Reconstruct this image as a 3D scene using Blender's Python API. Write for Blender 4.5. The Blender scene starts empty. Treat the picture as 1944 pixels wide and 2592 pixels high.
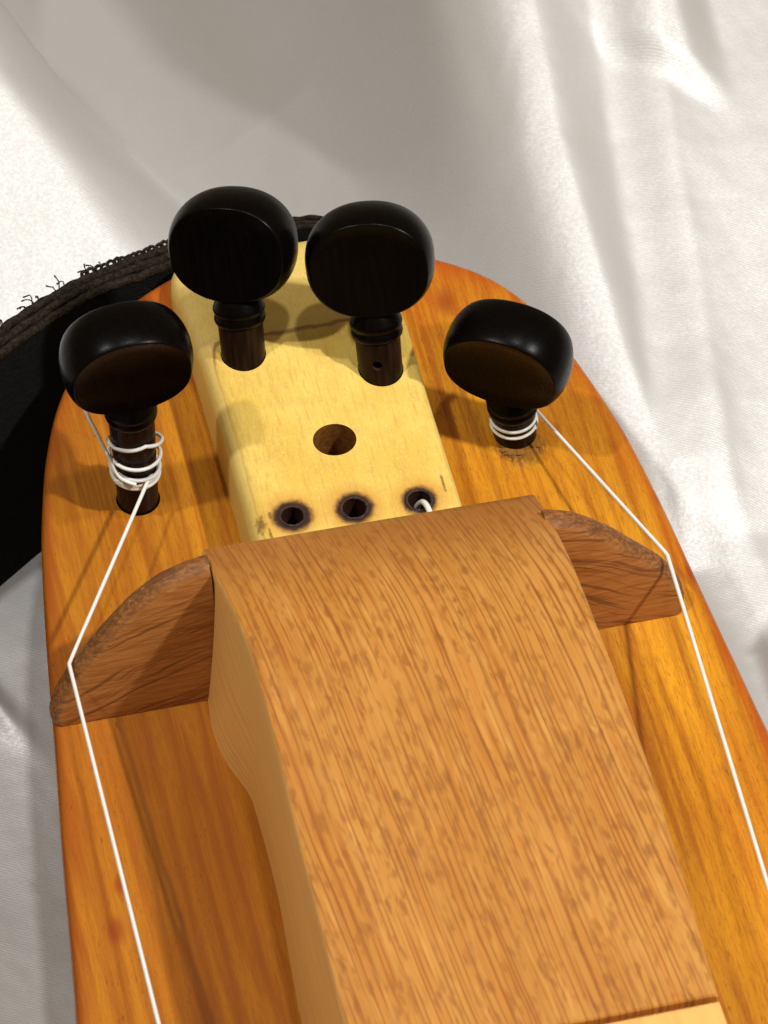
import bpy, bmesh, math, random
import numpy as np
from mathutils import Vector, Matrix
from mathutils.noise import noise as pnoise

random.seed(7)
MM = 0.001
scene = bpy.context.scene
COL = scene.collection

# ------------------------------------------------------------------ camera
cam_d = bpy.data.cameras.new('camera')
cam = bpy.data.objects.new('camera', cam_d)
COL.objects.link(cam)
C_POS = Vector((-103.2, -389.45, 549.02))
r_ = Vector((0.97266965, -0.23150283, 0.01789378))
u_ = Vector((0.17062469, 0.76489801, 0.6211427))
f_ = Vector((0.15748321, 0.60111354, -0.78349318))
cam.matrix_world = Matrix(((r_.x, u_.x, -f_.x, C_POS.x * MM), (r_.y, u_.y, -f_.y, C_POS.y * MM),
                           (r_.z, u_.z, -f_.z, C_POS.z * MM), (0, 0, 0, 1)))
cam_d.sensor_fit = 'HORIZONTAL'
cam_d.sensor_width = 36
cam_d.lens = 36 * 5.42498
cam_d.clip_start = 0.01
cam_d.clip_end = 50
cam_d.dof.use_dof = True
cam_d.dof.focus_distance = 0.700
cam_d.dof.aperture_fstop = 78
scene.camera = cam

# ------------------------------------------------------------------ world and lamps
world = bpy.data.worlds.new('World')
scene.world = world
world.use_nodes = True
bgn = world.node_tree.nodes['Background']
bgn.inputs['Color'].default_value = (1.0, 0.76, 0.41, 1)
bgn.inputs['Strength'].default_value = 0.23

def lamp(name, direction, dist, power, radius, color):
    d = bpy.data.lights.new(name, 'POINT')
    d.energy = power
    d.shadow_soft_size = radius
    d.color = color
    o = bpy.data.objects.new(name, d)
    COL.objects.link(o)
    v = Vector(direction).normalized() * dist
    o.location = Vector((0, 0.03, 0)) + v
    return o
LAMP_COL = (1.0, 0.985, 0.975)
lamp('ceiling_lamp', (0.52, -0.36, 1.0), 1.5, 66, 0.032, LAMP_COL)
lamp('ceiling_lamp', (-0.47, -0.03, 1.0), 1.5, 32, 0.032, LAMP_COL)
lamp('ceiling_lamp', (0.06, -0.06, 1.0), 1.5, 20, 0.032, LAMP_COL)

scene.view_settings.view_transform = 'Standard'
scene.view_settings.look = 'None'
scene.view_settings.exposure = 0.0
scene.view_settings.gamma = 1.0

# ------------------------------------------------------------------ node helper
class Mat:
    def __init__(self, name, rough=0.4, spec=0.5, coat=0.0, coat_rough=0.1):
        self.m = bpy.data.materials.new(name)
        self.m.use_nodes = True
        self.nt = self.m.node_tree
        self.b = self.nt.nodes['Principled BSDF']
        self.b.inputs['Roughness'].default_value = rough
        self.b.inputs['Specular IOR Level'].default_value = spec
        self.b.inputs['Coat Weight'].default_value = coat
        self.b.inputs['Coat Roughness'].default_value = coat_rough
        tc = self.nt.nodes.new('ShaderNodeTexCoord')
        sc = self.nt.nodes.new('ShaderNodeVectorMath'); sc.operation = 'SCALE'
        self.nt.links.new(tc.outputs['Object'], sc.inputs[0])
        sc.inputs['Scale'].default_value = 1000.0
        self.P = sc.outputs[0]
    def link(self, a, b):
        if isinstance(a, (int, float)): b.default_value = a
        elif isinstance(a, tuple): b.default_value = a if len(a) != 3 or b.type == 'VECTOR' else (*a, 1)
        else: self.nt.links.new(a, b)
    def math(self, op, a, b=0.0, c=None, clamp=False):
        n = self.nt.nodes.new('ShaderNodeMath'); n.operation = op; n.use_clamp = clamp
        self.link(a, n.inputs[0]); self.link(b, n.inputs[1])
        if c is not None: self.link(c, n.inputs[2])
        return n.outputs[0]
    def map(self, scale=(1, 1, 1), rot=(0, 0, 0), loc=(0, 0, 0), src=None):
        n = self.nt.nodes.new('ShaderNodeMapping')
        self.nt.links.new(src or self.P, n.inputs['Vector'])
        n.inputs['Scale'].default_value = scale
        n.inputs['Rotation'].default_value = rot
        n.inputs['Location'].default_value = loc
        return n.outputs[0]
    def noise(self, vec, scale=1.0, detail=3.0, rough=0.5, dist=0.0, color=False):
        n = self.nt.nodes.new('ShaderNodeTexNoise')
        self.nt.links.new(vec, n.inputs['Vector'])
        n.inputs['Scale'].default_value = scale
        n.inputs['Detail'].default_value = detail
        n.inputs['Roughness'].default_value = rough
        n.inputs['Distortion'].default_value = dist
        return n.outputs['Color' if color else 'Fac']
    def ramp(self, fac, a, b, lo=0.0, hi=1.0, smooth=True):
        n = self.nt.nodes.new('ShaderNodeMapRange')
        n.interpolation_type = 'SMOOTHSTEP' if smooth else 'LINEAR'
        self.link(fac, n.inputs['Value'])
        n.inputs['From Min'].default_value = a; n.inputs['From Max'].default_value = b
        n.inputs['To Min'].default_value = lo; n.inputs['To Max'].default_value = hi
        return n.outputs[0]
    def mix(self, fac, a, b, mode='MIX'):
        n = self.nt.nodes.new('ShaderNodeMix'); n.data_type = 'RGBA'; n.blend_type = mode
        self.link(fac, n.inputs['Factor']); self.link(a, n.inputs['A']) if not isinstance(a, tuple) else None
        ia = [s for s in n.inputs if s.type == 'RGBA']
        self.link(a, ia[0]); self.link(b, ia[1])
        return [s for s in n.outputs if s.type == 'RGBA'][0]
    def white(self, w):
        n = self.nt.nodes.new('ShaderNodeTexWhiteNoise'); n.noise_dimensions = '1D'
        self.link(w, n.inputs['W']); return n.outputs['Value']
    def voro(self, vec, scale=1.0, rnd=1.0):
        n = self.nt.nodes.new('ShaderNodeTexVoronoi')
        self.nt.links.new(vec, n.inputs['Vector']); n.inputs['Scale'].default_value = scale
        n.inputs['Randomness'].default_value = rnd
        sp = self.nt.nodes.new('ShaderNodeSeparateXYZ'); self.nt.links.new(n.outputs['Color'], sp.inputs[0])
        return n.outputs['Distance'], sp.outputs[0]
    def dashes(self, u, y, pitch, width, length, keep, seed=0.0):
        """thin broken lines along y, one per strip of the given pitch (mm)"""
        c = self.math('DIVIDE', u, pitch); cell = self.math('FLOOR', c)
        fr = self.math('SUBTRACT', c, cell)
        rnd = self.white(self.math('ADD', cell, seed)); rnd2 = self.white(self.math('ADD', cell, seed + 51.3))
        mid = self.math('MULTIPLY_ADD', rnd, 0.5, 0.25)
        d = self.math('MULTIPLY', self.math('ABSOLUTE', self.math('SUBTRACT', fr, mid)), pitch)
        seg = self.noise(self.comb(self.math('MULTIPLY', rnd2, 400.0), self.math('DIVIDE', y, length), seed), 1, 1.5, 0.6)
        on = self.ramp(seg, 1 - keep - 0.09, 1 - keep + 0.09)
        return self.math('MULTIPLY', self.ramp(d, width * 0.25, width, 1, 0), on)
    def sep(self, v=None):
        n = self.nt.nodes.new('ShaderNodeSeparateXYZ')
        self.nt.links.new(v or self.P, n.inputs[0])
        return n.outputs[0], n.outputs[1], n.outputs[2]
    def comb(self, x, y, z):
        n = self.nt.nodes.new('ShaderNodeCombineXYZ')
        self.link(x, n.inputs[0]); self.link(y, n.inputs[1]); self.link(z, n.inputs[2])
        return n.outputs[0]
    def attr(self, name):
        n = self.nt.nodes.new('ShaderNodeAttribute'); n.attribute_name = name
        return n.outputs['Fac']
    def color(self, c): self.link(c, self.b.inputs['Base Color'])
    def rough(self, r): self.link(r, self.b.inputs['Roughness'])
    def bump(self, h, strength=0.3, dist=0.0002):
        n = self.nt.nodes.new('ShaderNodeBump')
        self.link(h, n.inputs['Height'])
        n.inputs['Strength'].default_value = strength
        n.inputs['Distance'].default_value = dist
        self.nt.links.new(n.outputs[0], self.b.inputs['Normal'])
    def segdist(self, x, y, p, q, wob=None):
        """distance (mm) in plan from the straight line p-q, and position along it"""
        dx, dy = q[0] - p[0], q[1] - p[1]
        L = math.hypot(dx, dy); dx /= L; dy /= L
        a = self.math('SUBTRACT', x, p[0]); b = self.math('SUBTRACT', y, p[1])
        across = self.math('SUBTRACT', self.math('MULTIPLY', a, dy), self.math('MULTIPLY', b, dx))
        if wob is not None: across = self.math('ADD', across, wob)
        along = self.math('ADD', self.math('MULTIPLY', a, dx), self.math('MULTIPLY', b, dy))
        return self.math('ABSOLUTE', across), along, L
    def raddist(self, x, y, c):
        a = self.math('SUBTRACT', x, c[0]); b = self.math('SUBTRACT', y, c[1])
        return self.math('SQRT', self.math('ADD', self.math('MULTIPLY', a, a), self.math('MULTIPLY', b, b)))

# ------------------------------------------------------------------ materials
def mat_soundboard():
    m = Mat('stained_cherry_wood', rough=0.42, spec=0.28, coat=0.22, coat_rough=0.14)
    x, y, z = m.sep()
    blot = m.noise(m.map((0.035, 0.016, 0.05)), 1.0, 3, 0.55)
    streak = m.noise(m.map((0.55, 0.022, 0.5)), 1.0, 4, 0.6, 0.25)
    fine = m.noise(m.map((3.0, 0.30, 2)), 1.0, 4, 0.7)
    speck = m.noise(m.map((2.4, 1.6, 2)), 1.0, 3, 0.7)
    base = m.mix(m.ramp(blot, 0.3, 0.7), (0.50, 0.175, 0.008), (0.68, 0.300, 0.014))
    base = m.mix(m.ramp(streak, 0.42, 0.68, 0, 0.75), base, (0.34, 0.085, 0.005))
    base = m.mix(m.ramp(fine, 0.47, 0.64, 0, 0.42), base, (0.28, 0.074, 0.005))
    base = m.mix(m.ramp(speck, 0.55, 0.75, 0, 0.35), base, (0.78, 0.40, 0.06))
    # sides of the board stained redder
    e = m.attr('edge')
    e2 = m.math('ADD', e, m.math('MULTIPLY', m.math('SUBTRACT', m.noise(m.map((0.22, 0.07, 0.2)), 1, 3), 0.5), 5.0))
    base = m.mix(m.math('MULTIPLY', m.ramp(e2, 0.2, 4.5, 0.72, 0), m.ramp(streak, 0.3, 0.6, 0.55, 1)), base, (0.40, 0.062, 0.005))
    # redder towards the far end and the left flank
    far = m.ramp(m.math('ADD', y, m.math('MULTIPLY', streak, 36)), 84, 116, 0, 0.75)
    base = m.mix(far, base, (0.44, 0.070, 0.007))
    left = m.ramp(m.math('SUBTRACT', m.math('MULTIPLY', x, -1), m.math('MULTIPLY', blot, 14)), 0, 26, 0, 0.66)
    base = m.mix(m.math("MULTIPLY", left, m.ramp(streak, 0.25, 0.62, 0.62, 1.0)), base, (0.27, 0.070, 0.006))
    # dark mineral streaks; the first, on the left, paints in a string's shadow
    wob = m.math('MULTIPLY', m.math('SUBTRACT', m.noise(m.map((0.02, 0.10, 0.02)), 1, 3), 0.5), 1.9)
    for p, q, w, s in (((-45.0, 8), (-38.5, -130), 0.38, 0.45), 
                       ((48.5, 0), (50, -140), 0.5, 0.30),
                       ((36.5, 5), (37.5, -140), 2.2, 0.22), ((26, 70), (27.5, 15), 0.5, 0.20)):
        d, al, L = m.segdist(x, y, p, q, wob)
        k = m.math('MULTIPLY', m.ramp(d, w * 0.3, w * 2.2, s, 0), m.math('MULTIPLY', m.ramp(al, -2, 3), m.ramp(al, L - 6, L, 1, 0)))
        base = m.mix(k, base, (0.11, 0.028, 0.007))
    # short dark pores along the grain
    pore = m.noise(m.map((2.6, 0.42, 2)), 1.0, 2, 0.5)
    pmask = m.noise(m.map((0.05, 0.03, 0.05), loc=(3, 8, 0)), 1, 2)
    pk = m.math('MULTIPLY', m.ramp(pore, 0.65, 0.71, 0, 0.5), m.ramp(pmask, 0.36, 0.56))
    base = m.mix(pk, base, (0.09, 0.022, 0.006))
    # red knots
    for c, r in (((-52.8, -40), 2.2), ((28.5, 75), 2.6), ((50.5, 52), 1.6), ((54.0, 25), 2.0), ((57.5, -62), 1.8), ((-50.5, -32), 1.6), ((54.2, 8), 2.0)):
        d = m.raddist(x, m.math('MULTIPLY_ADD', y, 0.55, c[1] * 0.45), c)
        base = m.mix(m.ramp(d, 0.3, r, 0.62, 0), base, (0.22, 0.018, 0.006))
    # scuffed dark fibres round the right hand peg hole
    d = m.raddist(x, y, (33.2, 40.6))
    dd = m.math('ADD', d, m.math('MULTIPLY', m.noise(m.map((1.6, 0.7, 1)), 1, 3), 4.5))
    base = m.mix(m.ramp(dd, 5.2, 7.4, 0.55, 0), base, (0.10, 0.055, 0.025))
    m.color(base)
    m.rough(m.ramp(fine, 0.3, 0.8, 0.34, 0.52))
    m.bump(m.math('ADD', m.math('MULTIPLY', fine, 0.6), m.math('MULTIPLY', m.noise(m.map((0.8, 0.5, 0.8)), 1, 2), 0.8)), 0.22, 0.00015)
    return m.m

def mat_sidewood():
    m = Mat('dark_stained_side_wood', rough=0.35, coat=0.4, coat_rough=0.2)
    n = m.noise(m.map((0.06, 0.06, 1.2)), 1, 3)
    m.color(m.mix(m.ramp(n, 0.35, 0.7), (0.20, 0.030, 0.006), (0.34, 0.065, 0.008)))
    return m.m

BURNT = ((-10.4, 23.9), (-0.1, 23.3), (10.7, 22.6))
def mat_maple():
    m = Mat('pale_maple', rough=0.45, spec=0.35)
    x, y, z = m.sep()
    blot = m.noise(m.map((0.07, 0.05, 0.07)), 1, 4, 0.6)
    fine = m.noise(m.map((2.2, 0.22, 2.2)), 1, 4, 0.7)
    grit = m.noise(m.map((2.6, 1.7, 2.0)), 1, 3, 0.75)
    curl = m.noise(m.map((0.22, 0.45, 0.3)), 1, 3, 0.5)
    base = m.mix(m.ramp(blot, 0.35, 0.68), (0.82, 0.60, 0.135), (0.74, 0.485, 0.085))
    base = m.mix(m.ramp(curl, 0.45, 0.75, 0, 0.35), base, (0.66, 0.41, 0.11))
    base = m.mix(m.ramp(fine, 0.48, 0.66, 0, 0.60), base, (0.62, 0.37, 0.075))
    base = m.mix(m.ramp(grit, 0.52, 0.72, 0, 0.45), base, (0.90, 0.73, 0.33))
    base = m.mix(m.ramp(grit, 0.40, 0.28, 0, 0.40), base, (0.60, 0.37, 0.09))
    # growth ring showing where the top is rounded away
    zz = m.math('ADD', z, m.math('MULTIPLY', m.math('SUBTRACT', m.noise(m.map((0.25, 0.25, 0.2)), 1, 2), 0.5), 0.5))
    ring = m.math('MULTIPLY', m.ramp(zz, 12.42, 12.56), m.ramp(zz, 12.66, 12.86, 1, 0))
    side = m.ramp(x, 9, 13, 1, 0)
    base = m.mix(m.math('MULTIPLY', m.math('MULTIPLY', ring, side), m.ramp(y, 56, 61, 0.25, 0.85)), base, (0.30, 0.13, 0.05))
    base = m.mix(m.ramp(zz, 12.7, 12.4, 0, 0.30), base, (0.80, 0.60, 0.24))
    # scorched rims of the three small holes
    wob = m.math('MULTIPLY', m.math('SUBTRACT', m.noise(m.map((0.8, 0.8, 0.8)), 1, 5, 0.7), 0.5), 1.3)
    for c, r in zip(BURNT, (2.75, 2.7, 2.45)):
        d = m.math('ADD', m.raddist(x, y, c), wob)
        base = m.mix(m.ramp(d, r * 0.92, r * 2.5, 0.65, 0), base, (0.58, 0.25, 0.045))
        base = m.mix(m.ramp(d, r * 0.95, r * 1.46, 0.98, 0), base, (0.030, 0.009, 0.010))
    # small dark scuffs near the block
    for c, rx, ry in (((-15.7, 24.0), 0.85, 1.9), ((-13.9, 25.0), 0.4, 0.9), ((15.4, 25.2), 0.28, 2.2), ((-14.6, 21.2), 0.3, 1.4)):
        a = m.math('DIVIDE', m.math('SUBTRACT', x, c[0]), rx); b = m.math('DIVIDE', m.math('SUBTRACT', y, c[1]), ry)
        d = m.math('ADD', m.math('SQRT', m.math('ADD', m.math('MULTIPLY', a, a), m.math('MULTIPLY', b, b))),
                   m.math('MULTIPLY', m.math('SUBTRACT', m.noise(m.map((1.5, 1.0, 1)), 1, 3), 0.5), 1.8))
        base = m.mix(m.ramp(d, 0.4, 1.25, 0.75, 0), base, (0.16, 0.075, 0.015))
    m.color(base)
    m.bump(m.math('ADD', fine, m.noise(m.map((3, 3, 3)), 1, 2)), 0.15, 0.0001)
    return m.m

def mat_hole(name, col):
    m = Mat(name, rough=0.8, spec=0.2)
    n = m.noise(m.map((1.2, 1.2, 1.2)), 1, 3)
    m.color(m.mix(m.ramp(n, 0.3, 0.7), tuple(c * 0.55 for c in col), col))
    return m.m

def mat_oak_top():
    m = Mat('golden_oak', rough=0.48, spec=0.35)
    rz = math.radians(-5.0)
    v0 = m.map((1, 1, 1), (0, 0, rz))
    warp = m.noise(m.map((0.05, 0.03, 0.03)), 1, 2)
    x0, y0, z0 = m.sep(v0)
    xw = m.math('ADD', x0, m.math('MULTIPLY', warp, 1.1))
    v = m.comb(xw, y0, 0.0)
    blot = m.noise(m.map((0.06, 0.03, 1), src=v), 1, 3)
    base = m.mix(m.ramp(blot, 0.3, 0.7), (0.48, 0.203, 0.036), (0.57, 0.265, 0.056))
    st = m.noise(m.map((0.42, 0.012, 1), src=v), 1, 3, 0.6)
    base = m.mix(m.ramp(st, 0.42, 0.68, 0, 0.40), base, (0.50, 0.165, 0.018))
    # thin long pore lines: level lines of a stretched noise
    wav = m.math('MULTIPLY', m.noise(m.map((0.10, 0.05, 1), loc=(2, 3, 0), src=v), 1, 1), 0.5)
    ux = m.math('ADD', xw, wav)
    k1 = m.dashes(ux, y0, 1.25, 0.22, 18, 0.55, 3.0)
    k2 = m.dashes(ux, y0, 0.62, 0.20, 11, 0.50, 77.0)
    k3 = m.dashes(ux, y0, 2.3, 0.32, 34, 0.50, 131.0)
    base = m.mix(m.math('MULTIPLY', k2, 0.34), base, (0.34, 0.105, 0.012))
    base = m.mix(m.math('MULTIPLY', k1, 0.60), base, (0.25, 0.065, 0.010))
    base = m.mix(m.math('MULTIPLY', k3, 0.55), base, (0.23, 0.058, 0.010))
    # ray flecks: short dark lens shaped marks lying obliquely, in loose chains
    wob = m.noise(m.map((0.5, 0.3, 1), src=v), 1, 2, 0.5, 0, True)
    vm = m.nt.nodes.new('ShaderNodeVectorMath'); vm.operation = 'MULTIPLY_ADD'
    m.nt.links.new(wob, vm.inputs[0]); vm.inputs[1].default_value = (1.8, 3.2, 0); m.nt.links.new(v, vm.inputs[2])
    fm = m.noise(m.map((0.13, 0.042, 1), (0, 0, math.radians(17)), (1, 2, 0), src=v), 1, 2)
    fl = 0.0
    for ang, sc, seed, amt in ((14, (0.85, 0.26, 1), 0, 0.58), (22, (0.62, 0.20, 1), 40, 0.56), (10, (1.1, 0.34, 1), 90, 0.45)):
        dv, rv = m.voro(m.map(sc, (0, 0, math.radians(ang)), (seed, seed * 0.7, 0), src=vm.outputs[0]))
        k = m.math('MULTIPLY', m.ramp(dv, 0.14, 0.46, 1, 0), m.ramp(m.math('ADD', rv, m.math('MULTIPLY', fm, 2.0)), 1.22, 1.60, 0, amt))
        base = m.mix(k, base, (0.27, 0.090, 0.013))
        fl = m.math('ADD', k, fl)
    hl = m.noise(m.map((0.75, 0.07, 1), (0, 0, math.radians(8)), (31, 15, 0), src=v), 1, 2)
    base = m.mix(m.ramp(hl, 0.56, 0.72, 0, 0.30), base, (0.76, 0.40, 0.10))
    ln2 = k2
    # darker towards the far end
    xx, yy, zz = m.sep()
    base = m.mix(m.ramp(m.math('ADD', yy, m.math('MULTIPLY', blot, 10)), -4, 18, 0, 0.60), base, (0.31, 0.105, 0.020))
    m.color(base)
    m.rough(m.ramp(fl, 0.0, 0.6, 0.46, 0.56))
    m.bump(m.math('SUBTRACT', 1.0, m.math('ADD', m.math('ADD', k1, k3), m.math('MULTIPLY', ln2, 0.5))), 0.25, 0.00012)
    return m.m

def mat_oak_side():
    m = Mat('pale_oak_side_grain', rough=0.5, spec=0.35)
    x, y, z = m.sep()
    zz = m.math('ADD', z, m.math('MULTIPLY', y, 0.02))
    warp = m.math('MULTIPLY', m.noise(m.map((0.02, 0.012, 0.06)), 1, 2), 2.4)
    t = m.math('ADD', zz, warp)
    ln = m.dashes(t, y, 1.5, 0.26, 60, 0.62, 9.0)
    fine = m.noise(m.map((0.5, 0.05, 2.2)), 1, 3)
    base = m.mix(m.ramp(fine, 0.3, 0.75), (0.86, 0.50, 0.155), (0.78, 0.41, 0.115))
    base = m.mix(m.math('MULTIPLY', ln, 0.36), base, (0.42, 0.17, 0.045))
    m.color(base)
    m.bump(fine, 0.1, 0.0001)
    return m.m

def mat_bar():
    m = Mat('brown_oak_bar', rough=0.55, spec=0.3)
    x, y, z = m.sep()
    warp = m.math('MULTIPLY', m.noise(m.map((0.04, 0.1, 0.08)), 1, 3), 6.0)
    zt = m.math('ADD', m.math('ADD', z, warp), m.math('MULTIPLY', m.math('MULTIPLY', x, x), 0.0045))
    ln = m.noise(m.comb(m.math('MULTIPLY', x, 0.035), m.math('MULTIPLY', y, 0.6), m.math('MULTIPLY', zt, 1.35)), 1, 3, 0.6)
    fine = m.noise(m.map((0.16, 1.5, 2.6)), 1, 3, 0.6)
    base = m.mix(m.ramp(fine, 0.35, 0.7), (0.41, 0.165, 0.040), (0.29, 0.100, 0.021))
    base = m.mix(m.ramp(ln, 0.50, 0.64, 0, 0.64), base, (0.085, 0.024, 0.008))
    # rough carved bevel with open end grain
    g = m.noise(m.map((0.55, 1.6, 1.6)), 1, 3, 0.6)
    bev = m.attr('bevel')
    base = m.mix(m.math('MULTIPLY', bev, m.ramp(g, 0.40, 0.58, 0.35, 0.85)), base, (0.12, 0.046, 0.014))
    base = m.mix(m.math('MULTIPLY', bev, m.ramp(g, 0.34, 0.28, 0, 0.6)), base, (0.50, 0.26, 0.08))
    m.color(base)
    m.bump(m.math('ADD', fine, m.math('MULTIPLY', m.math('MULTIPLY', g, bev), 3.0)), 0.30, 0.0002)
    return m.m

def mat_ebony(name='ebony', brown=False):
    m = Mat(name, rough=0.26, spec=0.07)
    n = m.noise(m.map((1.2, 1.2, 0.12)), 1, 3)
    a, b = ((0.010, 0.0045, 0.0025), (0.024, 0.011, 0.006)) if brown else ((0.0016, 0.0011, 0.0010), (0.0028, 0.0017, 0.0014))
    m.color(m.mix(m.ramp(n, 0.35, 0.7), a, b))
    g = m.noise(m.map((4, 4, 1.2)), 1, 3)
    m.rough(m.ramp(g, 0.3, 0.7, 0.25, 0.33))
    m.bump(g, 0.10, 0.00006)
    return m.m

def mat_nylon():
    m = Mat('white_nylon', rough=0.28, spec=0.5)
    n = m.noise(m.map((0.4, 0.4, 0.4)), 1, 2)
    m.color(m.mix(n, (0.74, 0.73, 0.68), (0.82, 0.81, 0.77)))
    m.b.inputs['Subsurface Weight'].default_value = 0.0
    return m.m

def mat_strap(name, a, b, bump=0.8):
    m = Mat(name, rough=0.95, spec=0.08)
    n = m.noise(m.map((1.6, 1.6, 1.6)), 1, 4, 0.65)
    f = m.noise(m.map((0.5, 0.5, 3.5)), 1, 2)
    m.color(m.mix(m.ramp(n, 0.3, 0.75), a, b))
    m.bump(m.math('ADD', n, f), bump, 0.0006)
    return m.m

def mat_satin():
    m = Mat('white_satin', rough=0.45, spec=0.9)
    m.b.inputs['Metallic'].default_value = 0.50
    # twill: very fine diagonal threads
    x, y, z = m.sep()
    w = m.nt.nodes.new('ShaderNodeTexWave')
    m.nt.links.new(m.map((1, 1, 1), (0, 0, math.radians(28))), w.inputs['Vector'])
    w.bands_direction = 'Y'
    w.inputs['Scale'].default_value = 0.64
    w.inputs['Distortion'].default_value = 2.2
    w.inputs['Detail'].default_value = 2
    w.inputs['Detail Scale'].default_value = 1.5
    n = m.noise(m.map((1.5, 1.5, 1.5)), 1, 4, 0.75)
    l = m.noise(m.map((0.02, 0.02, 0.02)), 1, 2)
    base = m.mix(l, (0.58, 0.575, 0.562), (0.64, 0.635, 0.625))
    base = m.mix(m.ramp(n, 0.3, 0.7, 0, 0.35), base, (0.50, 0.48, 0.445))
    m.color(base)
    m.rough(m.ramp(n, 0.25, 0.75, 0.50, 0.64))
    m.bump(m.math('ADD', m.math('MULTIPLY', w.outputs['Fac'], 0.32), m.math('MULTIPLY', n, 1.4)), 0.26, 0.00014)
    m.b.inputs['Sheen Weight'].default_value = 0.15
    m.b.inputs['Sheen Roughness'].default_value = 0.4
    return m.m

M_BOARD = mat_soundboard(); M_SIDE = mat_sidewood(); M_MAPLE = mat_maple()
M_HOLE = mat_hole('drilled_wood', (0.30, 0.115, 0.02)); M_CHAR = mat_hole('charred_wood', (0.055, 0.016, 0.010))
M_ASH = mat_hole('ashy_rim', (0.060, 0.040, 0.032)); M_OAK = mat_oak_top(); M_OAKSIDE = mat_oak_side(); M_BAR = mat_bar()
M_EBONY = mat_ebony(); M_SHAFT = mat_ebony('brown_ebony', True); M_NYLON = mat_nylon()
M_STRAP = mat_strap('black_webbing', (0.006, 0.006, 0.006), (0.014, 0.013, 0.012))
M_STRAPEDGE = mat_strap('lit_webbing_edge', (0.008, 0.006, 0.0045), (0.040, 0.030, 0.020), 0.5)  # lighter brown: lamp light on the top edge put into the colour
M_SATIN = mat_satin()

# ------------------------------------------------------------------ mesh helpers (all in mm)
def obj(name, verts, faces, mats, parent=None, matidx=None, smooth=40, loc=(0, 0, 0)):
    me = bpy.data.meshes.new(name)
    me.from_pydata([(v[0] * MM, v[1] * MM, v[2] * MM) for v in verts], [], faces)
    return finish(name, me, mats, parent, matidx, smooth, loc)
def finish(name, me, mats, parent=None, matidx=None, smooth=40, loc=(0, 0, 0)):
    for mt in (mats if isinstance(mats, (list, tuple)) else [mats]): me.materials.append(mt)
    if matidx is not None: me.polygons.foreach_set('material_index', matidx)
    me.polygons.foreach_set('use_smooth', [True] * len(me.polygons))
    me.set_sharp_from_angle(angle=math.radians(smooth))
    me.update()
    o = bpy.data.objects.new(name, me)
    COL.objects.link(o)
    if parent is not None: o.parent = parent
    o.location = (loc[0] * MM, loc[1] * MM, loc[2] * MM)
    return o
def rings_faces(n, nring, cap0=True, cap1=True, closed=True):
    F = []
    for i in range(nring - 1):
        for j in range(n if closed else n - 1):
            a = i * n + j; b = i * n + (j + 1) % n
            F.append((a, b, b + n, a + n))
    if cap0: F.append(tuple(range(n - 1, -1, -1)))
    if cap1: F.append(tuple(range((nring - 1) * n, nring * n)))
    return F
def lathe(prof, n=40):
    V = []
    for r, z in prof:
        for j in range(n):
            a = 2 * math.pi * j / n
            V.append((r * math.cos(a), r * math.sin(a), z))
    return V, rings_faces(n, len(prof))
def tube(path, rad, n=8):
    """round tube along a polyline, rad a number or list"""
    P = [Vector(p) for p in path]; V = []
    t = (P[1] - P[0]).normalized()
    nrm = t.orthogonal().normalized()
    for i, p in enumerate(P):
        t2 = (P[min(i + 1, len(P) - 1)] - P[max(i - 1, 0)]).normalized()
        nrm = (nrm - t2 * nrm.dot(t2)).normalized()
        bn = t2.cross(nrm)
        r = rad[i] if isinstance(rad, (list, tuple)) else rad
        for j in range(n):
            a = 2 * math.pi * j / n
            V.append(p + nrm * (r * math.cos(a)) + bn * (r * math.sin(a)))
    return V, rings_faces(n, len(P))
def catmull(pts, m=8, closed=False):
    P = [Vector(p) for p in pts]; out = []; n = len(P)
    for i in range(n if closed else n - 1):
        if closed: a, b, c, d = P[i - 1], P[i], P[(i + 1) % n], P[(i + 2) % n]
        else: a, b, c, d = P[max(i - 1, 0)], P[i], P[i + 1], P[min(i + 2, n - 1)]
        def tj(t, u, v): return t + max((v - u).length, 1e-6) ** 0.5
        t0 = 0.0; t1 = tj(t0, a, b) if i > 0 or closed else 1e-3 + t0
        t2 = tj(t1, b, c); t3 = tj(t2, c, d) if (c - d).length > 1e-6 else t2 + 1e-3
        for k in range(m):
            t = t1 + (t2 - t1) * k / m
            A1 = a * ((t1 - t) / (t1 - t0)) + b * ((t - t0) / (t1 - t0))
            A2 = b * ((t2 - t) / (t2 - t1)) + c * ((t - t1) / (t2 - t1))
            A3 = c * ((t3 - t) / (t3 - t2)) + d * ((t - t2) / (t3 - t2))
            B1 = A1 * ((t2 - t) / (t2 - t0)) + A2 * ((t - t0) / (t2 - t0))
            B2 = A2 * ((t3 - t) / (t3 - t1)) + A3 * ((t - t1) / (t3 - t1))
            out.append(B1 * ((t2 - t) / (t2 - t1)) + B2 * ((t - t1) / (t2 - t1)))
    if not closed: out.append(P[-1])
    return out
def lerp_tab(tab, y):
    """piecewise linear-smooth interpolation, tab sorted by falling y"""
    xs = [-t[0] for t in tab]
    return float(np.interp(-y, xs, [t[1] for t in tab]))
def smooth_tab(tab, kn=23):
    ys = np.linspace(tab[0][0], tab[-1][0], 400)
    v = np.array([lerp_tab(tab, y) for y in ys])
    k = np.hanning(kn); k /= k.sum()
    h = kn // 2
    vp = np.concatenate([2 * v[0] - v[h:0:-1], v, 2 * v[-1] - v[-2:-2 - h:-1]])
    s = np.convolve(vp, k, 'valid')
    return lambda y: float(np.interp(-y, -ys, s))
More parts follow.
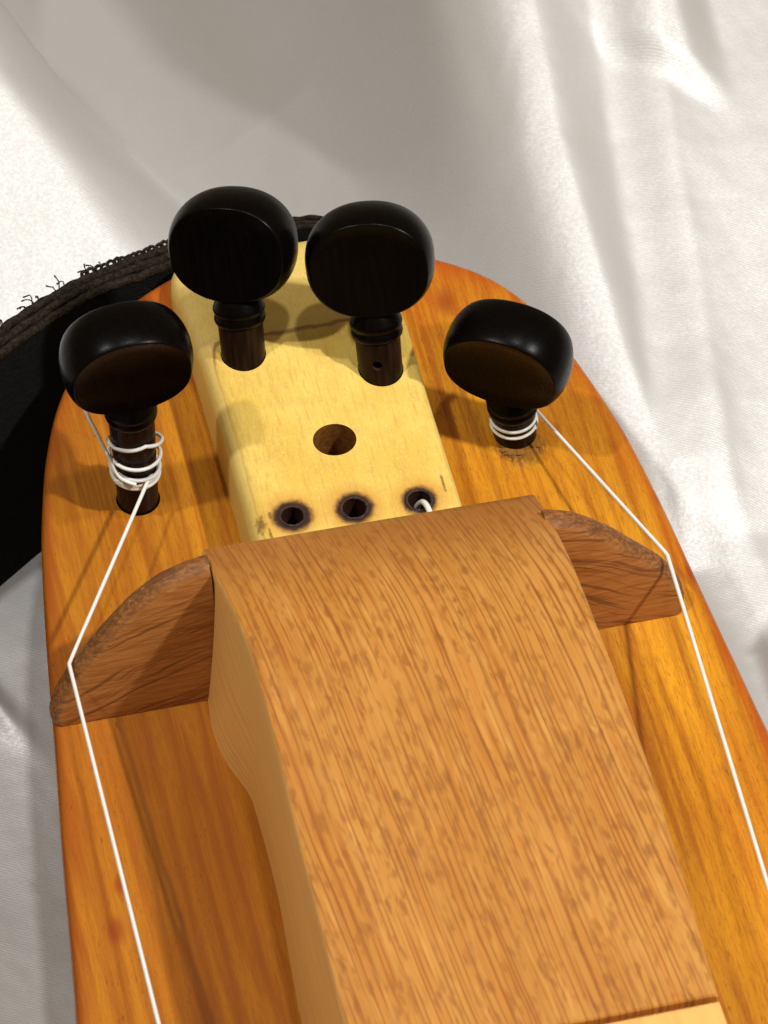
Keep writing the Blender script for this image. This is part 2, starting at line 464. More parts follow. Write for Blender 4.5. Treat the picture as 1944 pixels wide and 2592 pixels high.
def boolean_cut(o, cutters):
    """subtract cutter meshes (V, F, material index) from the object's mesh"""
    tmp = []
    for V, F, mt in cutters:
        me = bpy.data.meshes.new('cutter')
        me.from_pydata([(v[0] * MM, v[1] * MM, v[2] * MM) for v in V], [], F)
        me.materials.append(mt)
        c = bpy.data.objects.new('cutter', me); COL.objects.link(c); c.matrix_world = o.matrix_world.copy()
        c.location = o.location; c.parent = o.parent
        md = o.modifiers.new('cut', 'BOOLEAN'); md.operation = 'DIFFERENCE'; md.object = c; md.solver = 'EXACT'
        md.material_mode = 'TRANSFER'
        tmp.append(c)
    dg = bpy.context.evaluated_depsgraph_get()
    me = bpy.data.meshes.new_from_object(o.evaluated_get(dg), depsgraph=dg)
    o.modifiers.clear()
    old = o.data; o.data = me; me.name = o.name
    for c in tmp: bpy.data.objects.remove(c, do_unlink=True)
    bpy.data.meshes.remove(old)
    return o
def cyl(c, r, z0, z1, n=40, axis=None, ry=None):
    V = []
    for z in (z0, z1):
        for j in range(n):
            a = 2 * math.pi * j / n
            p = Vector((r * math.cos(a), (ry or r) * math.sin(a), z))
            if axis is not None: p = axis @ p
            V.append((p.x + c[0], p.y + c[1], p.z + (c[2] if len(c) > 2 else 0)))
    return V, rings_faces(n, 2)

# ================================================================== the cloth
GROUND = -50.0
def sstep(a, b, t):
    t = np.clip((t - a) / (b - a), 0, 1); return t * t * (3 - 2 * t)
def ridge(d, w): return np.exp(-(d / w) ** 2)
def cloth_height(X, Y):
    Z = np.full_like(X, GROUND)
    # left bank: cloth climbing towards the back, ending in a soft rolled fold
    xb = np.interp(Y, [60, 90, 126, 135, 145, 154, 162, 230], [-2, -8, -18.5, -22, -26, -30.5, -34.5, -60])
    bank = 1 - sstep(-6, 46, X - xb)
    Z += bank * 0.48 * np.clip(Y - 84, 0, 110) * sstep(84, 110, Y)
    # rear cloth behind the head
    Z -= (1 - bank) * (1 - sstep(30, 50, X)) * 0.34 * np.clip(Y - 105, 0, 400)
    # soft upright folds in the middle
    fx = X + 0.12 * (Y - 120)
    mid = (1 - bank) * sstep(95, 130, Y) * (1 - sstep(40, 56, X))
    Z += mid * (1.0 * np.cos(fx / 4.6 + 0.5) + 1.3 * np.cos(fx / 8.1 + 2.0))
    # main ridge on the right
    xr = np.interp(Y, [30, 47, 60, 71, 83, 92, 100, 112, 124, 138, 151, 230], [66, 66.7, 67.4, 65.8, 64.4, 64.0, 63.4, 62.8, 62.3, 63, 63.7, 68])
    d = X - xr
    hc = 6 + 0.36 * np.clip(Y - 40, 0, 150)
    up = np.clip(Y - 40, 0, 150)
    pl = np.exp(-(d / (17 + 0.10 * up)) ** 2); pr_ = np.exp(-(np.abs(d) / (9 + 0.08 * up)) ** 1.5)
    R = 0.26 * np.clip(Y - 45, 0, 150)
    Z += np.where(d < 0, hc * pl, R + (hc - R) * pr_)
    # second crease right of it
    x2 = np.interp(Y, [20, 31, 40, 53, 71, 89.5, 108, 122, 160, 190], [75, 73.3, 72, 71, 72.5, 74.6, 76.2, 77.5, 82, 86])
    d2 = X - x2
    step = sstep(-6.0, 8.0, d2)
    Z += np.interp(Y, [15, 30, 40, 70, 120, 200], [0, 4, 6, 8, 9, 9]) * step
        # folded tip top right
    e2 = Y - 134 + (X - 89) * 0.75
    tip = (1 - sstep(-3, 6, X - 94.0)) * sstep(-4, 5, e2) * sstep(68, 92, X)
    Z += tip * (1.8 + 0.16 * np.clip(Y - 130, 0, 60))
    # rolled lump low on the right, with a valley in front of the crease
    lump = sstep(0, 14, (X - 71) + np.clip(Y - 22, 0, 50) * -0.9) * (1 - sstep(10, 34, Y))
    Z += lump * (10 + 0.34 * (np.clip(Y, -150, 30) - 8))
    # left front: nearly flat, a few shallow creases
    lf = 1 - sstep(-40, -25, X)
    Z += lf * (1 - sstep(60, 95, Y)) * (1.1 * np.sin((X * 0.6 + Y) / 17.0) + 0.5 * np.sin((X - Y * 0.4) / 7.0))
    Z += lf * 3.0 * ridge((X + 62) + 0.5 * (Y - 45), 2.5) * ridge(Y - 45, 9)
    return Z
xs = np.concatenate([np.linspace(-420, -90, 40, endpoint=False), np.linspace(-90, 150, 320, endpoint=False), np.linspace(150, 420, 34)])
ys = np.concatenate([np.linspace(-520, -80, 60, endpoint=False), np.linspace(-80, 240, 380, endpoint=False), np.linspace(240, 480, 40)])
X, Y = np.meshgrid(xs, ys)
Z = cloth_height(X, Y)
for i in range(Z.shape[0]):
    for j in range(Z.shape[1]):
        Z[i, j] += 1.1 * pnoise((X[i, j] / 26, Y[i, j] / 55, 3.1)) + 0.20 * pnoise((X[i, j] / 7, Y[i, j] / 12, 8.7)) + 0.07 * pnoise((X[i, j] / 2.4, Y[i, j] / 3.2, 1.7))
ny, nx = Z.shape
V = np.stack([X.ravel(), Y.ravel(), Z.ravel()], 1).tolist()
F = [(i * nx + j, i * nx + j + 1, (i + 1) * nx + j + 1, (i + 1) * nx + j) for i in range(ny - 1) for j in range(nx - 1)]
cloth = obj('satin_cloth', V, F, M_SATIN, smooth=180)
cloth['label'] = 'white satin cloth with soft folds spread beneath and behind the wooden instrument'
cloth['category'] = 'cloth'

# ================================================================== the instrument
dul = bpy.data.objects.new('dulcimer', None)
COL.objects.link(dul)
dul.empty_display_size = 0.05
dul.location = (0, 0, GROUND * MM)
dul['label'] = 'orange brown wooden stringed instrument with pale headstock and black tuning pegs'
dul['category'] = 'instrument'
UP = (0, 0, -GROUND)     # children are drawn with z = 0 on the soundboard

# ---- body outline
out_pts = [(0, 96.0), (10, 94.8), (20, 91.4), (29.4, 86.3), (37.3, 80.3), (42.6, 73), (46.9, 61.5), (49.7, 50.6), (51.7, 40.9), (53.7, 24), (55.1, 6.4),
           (56.7, -12.6), (57.9, -26), (62, -56), (71, -120), (83, -200), (89, -270), (82, -340), (56, -388), (0, -405),
           (-56, -388), (-82, -340), (-90, -270), (-84, -200), (-72, -120), (-62, -55), (-58.4, -24.5), (-55.5, -1.7), (-54.2, 9.4), (-52.0, 26.3),
           (-49.9, 39.8), (-48.5, 46.5), (-46.0, 56.5), (-41.4, 68.6), (-34.5, 79.0), (-26, 86.8), (-18, 91.4), (-9, 94.8)]
OUT = catmull([(x, y, 0) for x, y in out_pts], 6, True)
OUT.reverse()        # counter-clockwise
NO = len(OUT)
def offset_outline(d):
    res = []
    for i in range(NO):
        t = OUT[(i + 1) % NO] - OUT[i - 1]
        nrm = Vector((t.y, -t.x, 0)).normalized()      # outward for a ccw loop
        res.append(OUT[i] - nrm * d)
    return res
# make sure the loop is ccw
area = sum(OUT[i].x * OUT[(i + 1) % NO].y - OUT[(i + 1) % NO].x * OUT[i].y for i in range(NO))
if area < 0: OUT.reverse()
V = []; nr = 0
for d, z in ((2.5, -4.0), (0.5, -4.0), (0.12, -3.5), (0, -2.4), (0.0, -1.7), (0.25, -0.95), (0.75, -0.35), (1.5, -0.06), (2.2, 0.0)):
    V += [(p.x, p.y, z) for p in offset_outline(d)]; nr += 1
inner = offset_outline(2.2)
cen = Vector((0, -60, 0))
for k in (0.93, 0.85, 0.76, 0.64, 0.48, 0.28):
    V += [tuple(cen + (p - cen) * k) for p in inner]; nr += 1
board = obj('soundboard', V, rings_faces(NO, nr), M_BOARD, dul, loc=UP)
PEG_BASE = [Vector((-32.6, 43.6, 0)), Vector((33.0, 43.8, 0)), Vector((-10.8, 60.1, 13.2)), Vector((11.1, 51.8, 13.3))]
boolean_cut(board, [cyl((p.x, p.y), 3.72, -12, 6, 36) + (M_CHAR,) for p in PEG_BASE[:2]])
oa = np.array([(p.x, p.y) for p in OUT])
co = np.empty(len(board.data.vertices) * 3); board.data.vertices.foreach_get('co', co)
co = co.reshape(-1, 3)[:, :2] / MM
A = oa; B = np.roll(oa, -1, 0); AB = B - A
t = np.clip(((co[:, None] - A) * AB).sum(2) / (AB ** 2).sum(1), 0, 1)
dist = np.sqrt((((A + t[..., None] * AB) - co[:, None]) ** 2).sum(2)).min(1)
at = board.data.attributes.new('edge', 'FLOAT', 'POINT'); at.data.foreach_set('value', dist.astype(np.float32))
board.data.set_sharp_from_angle(angle=math.radians(40))

# ---- body sides and back
V = []; nr = 0
for d, z in ((3.0, -3.9), (1.6, -4.0), (1.6, -24), (1.6, -46.0), (0.6, -46.4), (0.3, -47.2), (0.6, -48.6), (2.0, -49.0)):
    V += [(p.x, p.y, z) for p in offset_outline(d)]; nr += 1
obj('body_side', V, rings_faces(NO, nr), M_SIDE, dul, loc=UP)

# ---- headstock
def hs_top(y):
    if y < 58: return 13.4
    t = (y - 58) / 35.0
    return 13.4 - 1.2 * min(t * 3, 1) ** 2 * 1.0 - 9.0 * max(0, t) ** 1.7
def hs_half(y):
    w = 17.6 + 0.9 * np.clip((y - 45) / 45, 0, 1)
    return w
NS = 26
sec_pts = []
ysec = list(np.linspace(0.5, 56, 14)) + list(np.linspace(58, 90, 17)) + [91.2, 92.2, 92.9, 93.3]
V = []
for y in ysec:
    z = hs_top(y); w = hs_half(y)
    if y > 84:
        k = (y - 84) / 9.3
        w = w - 6.5 * (1 - math.sqrt(max(0, 1 - k * k)))
    if y > 88:
        k = (y - 88) / 5.3
        z = z - (z - 0.6) * (1 - math.sqrt(max(0.0, 1 - (k * 0.99) ** 2)))
    rl, rr = min(4.2, z * 0.6), min(1.6, z * 0.5)
    ring = [(-w, y, -0.002), (-w - 0.05, y, max(0.3, (z - rl) * 0.5)), (-w, y, z - rl)]
    for i in range(1, 7):
        a = i / 6 * math.pi / 2
        ring.append((-w + rl - rl * math.cos(a) , y, z - rl + rl * math.sin(a)))
    ring += [(-w * 0.35, y, z + 0.02), (w * 0.35, y, z + 0.02)]
    for i in range(0, 6):
        a = math.pi / 2 - i / 5 * math.pi / 2
        ring.append((w - rr + rr * math.cos(a), y, z - rr + rr * math.sin(a)))
    ring += [(w + 0.05, y, (z - rr) * 0.5), (w, y, -0.002)]
    nring = len(ring); V += ring
HS = obj('headstock', V, [tuple(reversed(f)) for f in rings_faces(nring, len(ysec))], M_MAPLE, dul, loc=UP)
bm = bmesh.new(); bm.from_mesh(HS.data); bmesh.ops.recalc_face_normals(bm, faces=bm.faces); bm.to_mesh(HS.data); bm.free()
PEG_TILT = [(-1.4, 0), (-5.6, 0), (0.8, 25), (-0.7, 24)]      # lean to +x, lean back (+y), degrees
def peg_rot(i):
    lx, ly = PEG_TILT[i]
    return Matrix.Rotation(math.radians(lx), 3, 'Y') @ Matrix.Rotation(math.radians(-ly), 3, 'X')
cuts = [cyl((0.0, 38.2), 3.65, 0.6, 30, 40, ry=3.4) + (M_HOLE,)]
for c, r in zip(BURNT, (1.95, 2.1, 2.05)):
    cuts.append(cyl(c, r, 2.5, 30, 32) + (M_CHAR,))
for i in (2, 3):
    cuts.append(cyl(tuple(PEG_BASE[i]), 3.85, -9, 9, 36, axis=peg_rot(i)) + (M_CHAR,))
boolean_cut(HS, cuts)
HS.data.set_sharp_from_angle(angle=math.radians(38))
# slightly raised charred lips of the burnt holes
for c, r in zip(BURNT, (2.05, 2.2, 2.12)):
    path = [(c[0] + r * math.cos(a), c[1] + r * math.sin(a), 13.42 + 0.08 * pnoise((c[0] + 2 * math.cos(a), 2 * math.sin(a), 0))) for a in np.linspace(0, 2 * math.pi, 33)]
    rad = [0.24 + 0.16 * pnoise((c[0] + 3 * math.cos(a), 3 * math.sin(a), 5)) for a in np.linspace(0, 2 * math.pi, 33)]
    Vt, Ft = tube(path, rad, 6)
    obj('burnt_rim', Vt, Ft, M_ASH, HS, smooth=180)

# ---- fretboard block: pale core and oak plate
L_TOPX = smooth_tab([(16, 28.3), (5, 27.8), (-6, 27.0), (-14, 26.5), (-22, 26.2), (-37, 26.3), (-55, 26.8), (-86, 27.2), (-140, 27.4), (-330, 27.4)])
R_TOPX = smooth_tab([(16, 28.2), (5, 27.9), (-6, 27.4), (-14, 27.1), (-25, 26.9), (-37, 27.4), (-50, 27.6), (-72, 27.2), (-92, 26.4), (-140, 27), (-330, 27)])
L_BOTX = smooth_tab([(16, 29.3), (1, 29.6), (-5, 30.3), (-9, 30.1), (-13, 29.4), (-17, 28.0), (-20, 26.9), (-32, 26.7), (-41, 26.9), (-63, 28.4), (-90, 28.8), (-330, 28.8)], 7)
L_TOPZ = [(16, 22.6), (10.9, 25.7), (4.6, 28.9), (-0.6, 31.4), (-6, 33.5), (-10.6, 34.8), (-16, 35.7), (-22, 36), (-330, 36)]
R_TOPZ = [(15.2, 19.6), (8.1, 24.0), (-1, 28.7), (-7, 31.4), (-11.3, 32.9), (-18, 34.7), (-24, 35.6), (-30, 36), (-330, 36)]
def topz(y, s): return lerp_tab(L_TOPZ if s < 0 else R_TOPZ, y)
YFAR_L, YFAR_R, YEND = 10.9, 14.8, -92.4
def fb_point(u, v_y, dz, inset=0.0):
    """point on the top: u in -1..1 across; v_y station; far edge is skewed"""
    yl = v_y; k = (v_y - YEND) / (YFAR_L - YEND)
    y = v_y + (u + 1) / 2 * (YFAR_R - YFAR_L) * max(0, k) ** 4
    xl = -L_TOPX(y) + inset; xr = R_TOPX(y) - inset
    z = topz(y, -1) * (1 - (u + 1) / 2) + topz(y, 1) * (u + 1) / 2
    return (xl + (xr - xl) * (u + 1) / 2, y, z + dz)
stations = list(np.concatenate([np.linspace(YFAR_L, -30, 26), np.linspace(-34, YEND, 12)]))
TH = 2.6
US = [-1, -0.6, -0.2, 0.2, 0.6, 1]
V = []; n = 0
def plate_ring(y, shrink=0.0, dzt=0.0):
    ring = []
    ring.append(fb_point(-1, y, -TH, shrink)); ring.append(fb_point(-1, y, -0.75 + dzt, shrink)); ring.append(fb_point(-1, y, -0.22 + dzt, 0.2 + shrink))
    for u in US: ring.append(fb_point(u * 0.975, y, dzt, shrink))
    ring.append(fb_point(1, y, -0.22 + dzt, 0.2 + shrink)); ring.append(fb_point(1, y, -0.75 + dzt, shrink)); ring.append(fb_point(1, y, -TH, shrink))
    return ring
rr_ = [plate_ring(YFAR_L + 0.35, 0.35, -0.9)] + [plate_ring(YFAR_L + 0.2, 0.1, -0.35)] + [plate_ring(y) for y in stations] + [plate_ring(YEND - 0.25, 0.1, -0.3)]
for r in rr_: V += r
n = len(rr_[0])
F = rings_faces(n, len(rr_))
mi = []
for i in range(len(rr_) - 1):
    for j in range(n): mi.append(1 if j in (0, 1, n - 3, n - 2) else 0)
mi += [0, 0]
plate = obj('oak_plate', V, F, [M_OAK, M_OAKSIDE], dul, matidx=mi, smooth=35, loc=UP)
bm = bmesh.new(); bm.from_mesh(plate.data); bmesh.ops.recalc_face_normals(bm, faces=bm.faces); bm.to_mesh(plate.data); bm.free()
# core
V = []; rr_ = []
def core_ring(y, low, flat=None, yb=None):
    NZ = 9; ring = []
    for s in (-1, 1):
        pts = []
        for i in range(NZ):
            t = i / (NZ - 1)
            ya = (yb if yb is not None else y) * (1 - t) + y * t
            zt = topz(ya if yb is None else y, s) - low
            bx = L_BOTX(ya); tx = (L_TOPX if s < 0 else R_TOPX)(ya) - 0.12
            x = tx + (bx - tx) * (1 - t) ** 1.4
            pts.append((s * x, ya, 0.001 + (zt - 0.001) * t))
        ring += pts if s < 0 else pts[::-1]
    return ring
cst = [9.6, 7, 4, 1, -2, -5, -7, -9, -11, -13, -15, -17, -19, -21, -24, -28, -33, -40, -50, -60, -75, -92.2]
first = True
for y in cst:
    yb = None
    if y > 1:    # undercut end: bottom lies further back than the top edge
        yb = 1.0 + (y - 1.0) * 0.12
    elif y <= 1: yb = y + 0.9 * max(0, (y + 2) / 3) * 0
    rr_.append(core_ring(y, TH + 0.02, yb=yb))
rr_.append(core_ring(-93.3, TH + 0.02)); rr_.append(core_ring(-93.4, 0.9))
for y in (-94, -110, -140, -200, -330): rr_.append(core_ring(y, 0.5))
for r in rr_: V += r
n = len(rr_[0])
core = obj('fretboard', V, rings_faces(n, len(rr_)), M_OAKSIDE, dul, smooth=35, loc=UP)
bm = bmesh.new(); bm.from_mesh(core.data); bmesh.ops.recalc_face_normals(bm, faces=bm.faces); bm.to_mesh(core.data); bm.free()

# ---- string bar with rounded wings
prof = [(-55.2, 0.02), (-55.3, 1.2), (-54.9, 3.0), (-53.7, 5.6), (-51.4, 10.3), (-48.1, 15.6), (-44.2, 21.0), (-40.3, 25.8), (-35.8, 29.6), (-30.5, 31.8), (-28.2, 32.2), (-27.6, 32.3), (-24, 32.4),
        (0, 32.6), (22, 30.0), (26.6, 28.6), (27.1, 28.5), (31.5, 26.9), (37.2, 22.2), (42.4, 16.6), (47.0, 11.2), (49.8, 6.4), (51.0, 2.4), (50.9, 0.02)]
pr = catmull([(a, 0, b + min(1.4, b * 0.3)) for a, b in prof], 4)
def bar_ring(y, d):
    ring = []
    for i, p in enumerate(pr):
        t = pr[min(i + 1, len(pr) - 1)] - pr[max(i - 1, 0)]
        nrm = Vector((-t.z, 0, t.x)).normalized()
        dd = d * (0.75 if p.x > 0 and p.z > 20 else 1.0)
        q = p - nrm * (dd + (0.16 * pnoise((p.x / 2.2, y, p.z / 2.2)) if d < 1.4 else 0.0))
        zz = max(0.02, q.z) * 0.867
        if -27.9 < q.x < 26.8: zz = min(zz, 18)
        ring.append((q.x, y + 0.13 * zz, zz))
    return ring
rr_ = [bar_ring(0, 1.5), bar_ring(0.10, 1.25), bar_ring(0.5, 0.75), bar_ring(1.1, 0.3), bar_ring(1.9, 0.05), bar_ring(2.9, 0.0), bar_ring(3.6, 0.3), bar_ring(3.9, 0.9)]
V = []
for r in rr_: V += r
n = len(rr_[0])
bar = obj('string_bar', V, [tuple(reversed(f)) for f in rings_faces(n, len(rr_))], M_BAR, dul, smooth=50, loc=UP)
bm = bmesh.new(); bm.from_mesh(bar.data); bmesh.ops.recalc_face_normals(bm, faces=bm.faces); bm.to_mesh(bar.data); bm.free()
at = bar.data.attributes.new('bevel', 'FLOAT', 'POINT')
at.data.foreach_set('value', [v for k in (0, 0.15, 0.6, 0.9, 1, 0.9, 0.6, 0) for v in [k] * n])

# ---- tuning pegs
def knob_mesh():
    N = 72; ol = []
    for j in range(N):
        a = 2 * math.pi * j / N
        c, s = math.cos(a), math.sin(a)
        x = 10.8 * math.copysign(abs(c) ** (2 / 2.18), c)
        z = (9.4 if s > 0 else 10.1) * math.copysign(abs(s) ** (2 / (2.12 if s > 0 else 2.4)), s)
        x *= 1.0 + 0.02 * z / 10 if z > 0 else 1.0 - 0.03 * (z / 10) ** 2
        ol.append((x, z))
    rings = []
    def ring(s, k, dish=0.0):
        R = []
        for x, z in ol:
            xx, zz = x * k, z * k - (1 - k) * 0.0
            t = 4.75 if zz > -2 else 4.75 - 1.1 * ((-zz - 2) / 8) ** 1.3
            R.append((xx, s * (t - dish), zz + 37.4))
        return R
    # front centre .. front rim .. barrel .. back
    spec = [(-1, 0.06, 1.35), (-1, 0.35, 1.15), (-1, 0.62, 0.75), (-1, 0.82, 0.36), (-1, 0.880, 0.03), (-0.997, 0.890, 0.0), (-0.978, 0.902, 0), (-0.945, 0.913, 0)]
    for s, k, d in spec: rings.append(ring(s, k, d))
    for q in np.linspace(-0.87, 0.87, 17): rings.append(ring(q, 1.0 - 0.088 * abs(q / 0.96) ** 2.3))
    for s, k, d in reversed(spec): rings.append(ring(-s, k, d))
    V = [p for r in rings for p in r]
    return V, rings_faces(N, len(rings))
KV, KF = knob_mesh()
knob_me = bpy.data.meshes.new('knob')
knob_me.from_pydata([(v[0] * MM, v[1] * MM, v[2] * MM) for v in KV], [], KF)
bm = bmesh.new(); bm.from_mesh(knob_me); bmesh.ops.recalc_face_normals(bm, faces=bm.faces); bm.to_mesh(knob_me); bm.free()
CV, CF = lathe([(3.0, 23.00), (4.0, 23.20), (4.29, 23.60), (4.40, 24.10), (4.32, 24.60), (4.15, 24.90), (4.15, 25.15), (4.35, 25.40), (4.48, 25.90), (4.38, 26.40), (4.2, 26.70),
                (4.1, 27.10), (3.7, 27.80), (3.3, 28.80), (3.0, 31.20), (2, 32.20)], 44)
SV, SF = lathe([(2.8, -22), (3.2, -12), (3.45, 0), (3.6, 10), (3.75, 18), (3.85, 23.1), (3.3, 23.6)], 40)
first_mesh = {}
PEG_SHIFT = [-0.9, -16.4, -17.2, -17.0]
PEG_SPIN = [2, -33, -27, -15]
PEG_LABEL = ['near left peg with loose white string wound round its shaft', 'near right peg pushed low with white string below the knob',
             'far left peg leaning back, bare shaft', 'far right peg leaning back, small string hole in its shaft']
pegs = []
for i in range(4):
    me = bpy.data.meshes.new('tuning_peg')
    me.from_pydata([(v[0] * MM, v[1] * MM, v[2] * MM) for v in SV], [], SF)
    o = finish('tuning_peg', me, M_SHAFT, dul, smooth=40)
    hole_rot = Matrix.Rotation(math.radians({0: 70, 1: 60, 2: 80, 3: -3}[i]), 3, 'Z') @ Matrix.Rotation(math.radians(90), 3, 'X')
    boolean_cut(o, [cyl((0, 0, 19.3 if i == 3 else 14.0), 0.85, -8, 8, 20, axis=hole_rot) + (M_CHAR,)])
    o.data.set_sharp_from_angle(angle=math.radians(40))
    R = peg_rot(i) @ Matrix.Rotation(math.radians(PEG_SPIN[i]), 3, 'Z')
    base = PEG_BASE[i] + R @ Vector((0, 0, PEG_SHIFT[i])) + Vector(UP)
    o.matrix_local = Matrix.Translation(base * MM) @ R.to_4x4()
    o['label'] = PEG_LABEL[i]
    if i == 0:
        k = finish('knob', knob_me, M_EBONY, o, smooth=32)
        c = obj('collar', CV, CF, M_EBONY, o, smooth=50)
        first_mesh['c'] = c.data
    else:
        k = bpy.data.objects.new('knob', knob_me); COL.objects.link(k); k.parent = o
        c = bpy.data.objects.new('collar', first_mesh['c']); COL.objects.link(c); c.parent = o
    pegs.append(o)

# ---- strings
SR = 0.34
def helix(cx, cy, lean, segs):
    """segs: list of (turn fraction, radius, z, shift x, shift y)"""
    P = []
    for a, b in zip(segs[:-1], segs[1:]):
        k = max(3, int(abs(b[0] - a[0]) * 36))
        for q in range(k):
            t = q / k
            tr, r, z, sx, sy = [a[m] + (b[m] - a[m]) * t for m in range(5)]
            th = 2 * math.pi * tr
            P.append((cx + lean * z + sx + r * math.cos(th), cy + sy + r * math.sin(th), z))
    return P
# near left: from bar tip up to the peg, several loose turns, tail sticking up to the left
lean = -math.tan(math.radians(2))
cx, cy = PEG_BASE[0].x, PEG_BASE[0].y
NUT_L = Vector((-51.5, 3.4, 12.0)); NUT_R = Vector((47.8, 3.4, 12.3))
coil = helix(cx, cy, lean, [(0.02, 3.95, 8.9, 0.0, 0.0), (-0.9, 4.0, 7.4, 0, -0.1), (-1.9, 4.05, 8.4, 0.1, -0.1), (-2.4, 4.1, 10.6, 0.1, -0.1), (-2.75, 4.3, 9.2, 0.2, -0.3), (-3.0, 4.2, 12.2, .3, -.2),
                            (-3.5, 4.2, 13.6, .1, -.1), (-3.75, 4.4, 11.4, .3, -.4), (-4.0, 4.5, 15.2, .5, -.2), (-4.2, 4.1, 18.2, .4, 0), (-4.5, 3.95, 16.6, 0, 0), (-4.75, 4.0, 12.6, 0, -.2), (-4.9, 4.05, 10.6, 0, 0)])
path = [(-60.0, -330, 60), (-52.0, -75, 24)]
path += [tuple(NUT_L + Vector((-0.01, -1.1, 0.1))), tuple(NUT_L), tuple(NUT_L + Vector((0.55, 1.0, 0.0)))]
path += coil
Vt, Ft = tube(path, SR, 8)
obj('string', Vt, Ft, M_NYLON, dul, smooth=60, loc=UP)['label'] = 'white nylon string over the left wing of the bar'
tail = catmull([(cx - 1.0, cy - 4.6, 9.6), (cx - 3.4, cy - 3.6, 10.8), (cx - 4.9, cy - 1.6, 14.5), (cx - 6.4, cy - 0.6, 19.5), (cx - 7.7, cy + 0.6, 23.6), (cx - 8.0, cy + 1.6, 25.0)], 6)
Vt, Ft = tube(tail, SR, 8)
obj('string_tail', Vt, Ft, M_NYLON, dul, smooth=60, loc=UP)
# near right: tight turns under the knob
cx, cy = PEG_BASE[1].x, PEG_BASE[1].y
lean = -math.tan(math.radians(6))
coil = helix(cx, cy, lean, [(0.0, 3.95, 5.3, 0, 0), (-1.0, 3.95, 3.7, 0, 0), (-1.9, 3.95, 2.1, 0, 0), (-2.1, 3.6, 1.9, 0, 0)])
path = [(37.0, -330, 60), (42.1, -69.8, 24), tuple(NUT_R + Vector((-0.08, -1.1, 0.1))), tuple(NUT_R), tuple(NUT_R + Vector((-0.3, 1.0, 0.0)))] + coil
Vt, Ft = tube(path, [SR] * 5 + [0.29] * (len(path) - 5), 8)
obj('string', Vt, Ft, M_NYLON, dul, smooth=60, loc=UP)['label'] = 'white nylon string over the right wing of the bar'
# short end coming out of the right burnt hole
path = catmull([(10.1, 24.0, 6.0), (10.5, 23.2, 11.0), (11.1, 21.9, 13.7), (11.4, 20.2, 14.6), (11.5, 17.0, 14.9), (11.5, 12.0, 14.8)], 6)
Vt, Ft = tube(path, 0.5, 8)
obj('string', Vt, Ft, M_NYLON, dul, smooth=60, loc=UP)['label'] = 'short white string end rising from the right burnt hole'
# torn wood fibres at the near right peg
Vs, Fs = [], []
for k in range(9):
    a = math.radians(random.uniform(-150, -20)); r0 = 4.1
    p0 = Vector((33.0 + r0 * math.cos(a), 42.8 + r0 * math.sin(a), 0.1))
    p1 = p0 + Vector((random.uniform(-1, 1.2), -random.uniform(0.3, 1.6), random.uniform(0.2, 0.6)))
    p2 = p1 + Vector((random.uniform(-1, 1), -random.uniform(-0.3, 1.8), random.uniform(-0.5, 0.2)))
    Vt, Ft = tube([tuple(p0), tuple(p1), tuple(p2)], [0.13, 0.10, 0.04], 4)
    b0 = len(Vs); Vs += Vt; Fs += [tuple(i + b0 for i in f) for f in Ft]
sp = obj('torn_fibre', Vs, Fs, mat_hole('torn_wood', (0.30, 0.15, 0.05)), dul, loc=UP)
sp['kind'] = 'stuff'

# ================================================================== the strap
strap = bpy.data.objects.new('strap', None)
COL.objects.link(strap); strap.empty_display_size = 0.03
strap.location = (-0.045, 0.08, GROUND * MM)
strap['label'] = 'frayed black webbing strap standing on edge behind the far end of the wooden body'
strap['category'] = 'strap'
SL = (45, -80, -GROUND)
line = catmull([(-150, 0, 0), (-110, 36, 0), (-80, 62, 0), (-63, 73.0, 0), (-48.6, 83.5, 0), (-41.2, 88.0, 0), (-34.3, 91.5, 0), (-28.6, 93.5, 0), (-22.4, 95.0, 0), (-15.3, 97.0, 0), (-6, 99.4, 0), (4, 99.7, 0), (13, 98.0, 0), (22, 94.2, -4), (31, 89.0, -12), (38, 83.8, -20)], 16)
T = 5.2
def strap_section(i):
    p = line[i]; t = (line[min(i + 1, len(line) - 1)] - line[max(i - 1, 0)]); t.z = 0; t.normalize()
    nb = Vector((-t.y, t.x, 0))         # towards the back
    return p, t, nb
V = []; ribs = []
for i in range(len(line)):
    p, t, nb = strap_section(i)
    taper = np.interp(p.x, [-20, -2, 14], [1.0, 0.75, 0.45])
    w = T * taper
    top = p.z + 0.0
    lean_y = 7.5
    ring = []
    bot = GROUND + 1.5
    for k in range(7):      # front face downwards to bottom
        f = k / 6
        ring.append(p - nb * (w / 2 + lean_y * f * 0.9) + Vector((0, 0, top - 0.8 + (bot - top) * f)))
    for k in range(7):
        f = 1 - k / 6
        ring.append(p + nb * (w / 2 - lean_y * f * 0.9) + Vector((0, 0, top - 0.8 + (bot - top) * f)))
    V += [q - Vector((0, 0, p.z)) if False else q for q in ring]
n = 14
st = obj('webbing', V, rings_faces(n, len(line)), M_STRAP, strap, smooth=50, loc=SL)
bm = bmesh.new(); bm.from_mesh(st.data); bmesh.ops.recalc_face_normals(bm, faces=bm.faces); bm.to_mesh(st.data); bm.free()
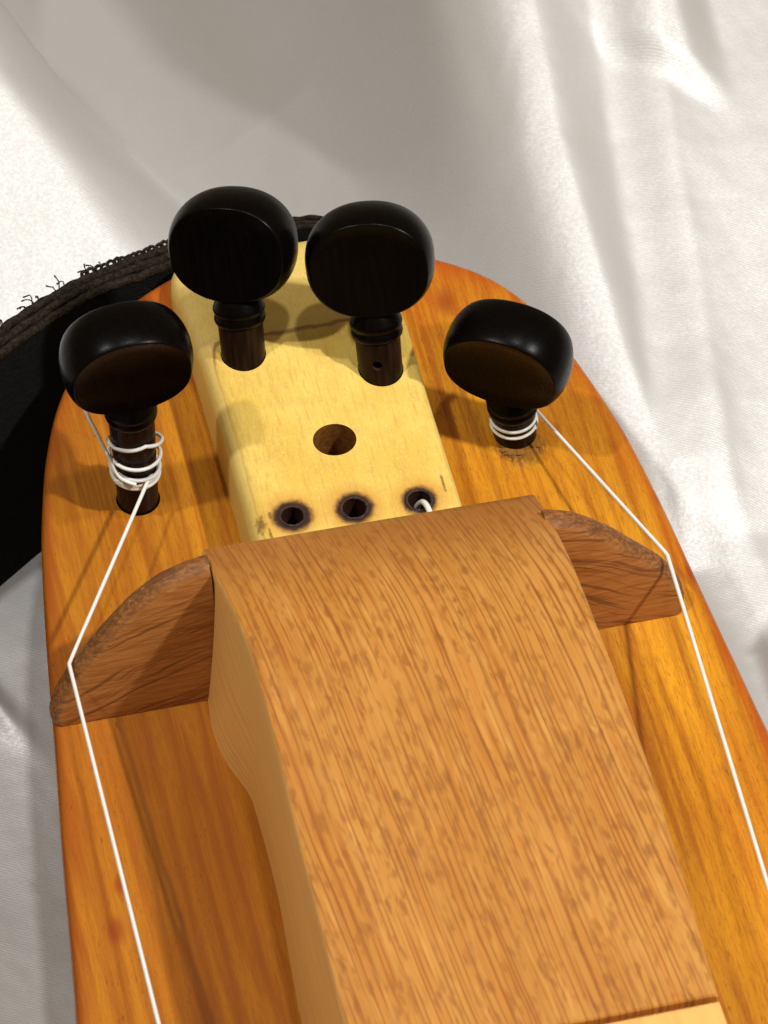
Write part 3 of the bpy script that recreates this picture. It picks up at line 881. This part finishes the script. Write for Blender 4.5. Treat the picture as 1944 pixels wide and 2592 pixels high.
# four woven plies along the top edge
for r in range(3):
    off = -0.36 + 0.72 * r / 2
    fine_line = []
    for i in range(len(line) - 1):
        for q in range(4):
            fine_line.append((i, q / 4))
    path = []; rad = []
    for i, q in fine_line:
        p, t, nb = strap_section(i); p2, _, nb2 = strap_section(i + 1)
        pp = p.lerp(p2, q); nn = nb.lerp(nb2, q)
        w = T * np.interp(pp.x, [-20, -2, 14], [1.0, 0.75, 0.45])
        j = pnoise((pp.x / 1.4, pp.y / 1.4, r * 7.3)); j2 = pnoise((pp.x / 5, pp.y / 5, r * 3.3 + 9))
        path.append(pp + nn * (off * w + 0.06 * j) + Vector((0, 0, pp.z * 0 - 0.55 + 0.22 * j + 0.3 * j2)))
        rad.append(w / T * (0.86 + 0.05 * j))
    Vt, Ft = tube(path, rad, 7)
    obj('edge_ply', Vt, Ft, M_STRAPEDGE, strap, smooth=180, loc=SL)
# frayed threads and little loops on the outer edge
Vs, Fs = [], []
def addtube(path, rad, n=5):
    Vt, Ft = tube(path, rad, n); b0 = len(Vs); Vs.extend(Vt); Fs.extend([tuple(i + b0 for i in f) for f in Ft])
def on_edge(x):
    best = min(range(len(line) - 1), key=lambda i: abs(line[i].x - x))
    p, t, nb = strap_section(best)
    p = p + t * ((x - p.x) / max(t.x, 0.2))
    w = T * np.interp(p.x, [-20, -2, 14], [1.0, 0.75, 0.45])
    return p + nb * (w * 0.5), t, nb
for x in np.arange(-31, -13, 1.15):
    p, t, nb = on_edge(x + random.uniform(-.3, .3))
    h = random.uniform(0.3, 0.8)
    addtube([p - t * 0.7 - Vector((0, 0, 0.7)), p - t * 0.45 + nb * h * 0.7, p + nb * h + t * 0.05, p + t * 0.5 + nb * h * 0.6, p + t * 0.7 - Vector((0, 0, 0.7))], [0.28, 0.33, 0.36, 0.32, 0.22], 6)
for x, s in ((-47.5, 1.6), (-46.6, 1.1), (-41.8, 1.2), (-40.6, 2.0), (-39.6, 1.4), (-36.5, 1.8), (-35.6, 2.2), (-34.9, 1.5), (-30.8, 1.6), (-29.6, 1.2), (-28.4, 1.5), (-52, 1.5), (-60, 1.5), (-70, 1.4)):
    for k in range(1 + int(random.random() < 0.5)):
        p, t, nb = on_edge(x + random.uniform(-0.3, 0.3))
        q = p + nb * s * random.uniform(0.5, 0.9) + t * random.uniform(-1, 0.7) * s * 0.6 + Vector((0, 0, random.uniform(-.3, .6)))
        e = q + nb * s * random.uniform(-0.15, 0.5) + t * random.uniform(-1.0, 0.3) * s * 0.7
        addtube([p - Vector((0, 0, 0.5)), p.lerp(q, 0.6) + t * 0.2, q, e], [0.12, 0.13, 0.11, 0.18], 5)
fr = obj('frayed_thread', Vs, Fs, M_STRAPEDGE, strap, smooth=180, loc=SL)
fr['kind'] = 'stuff'
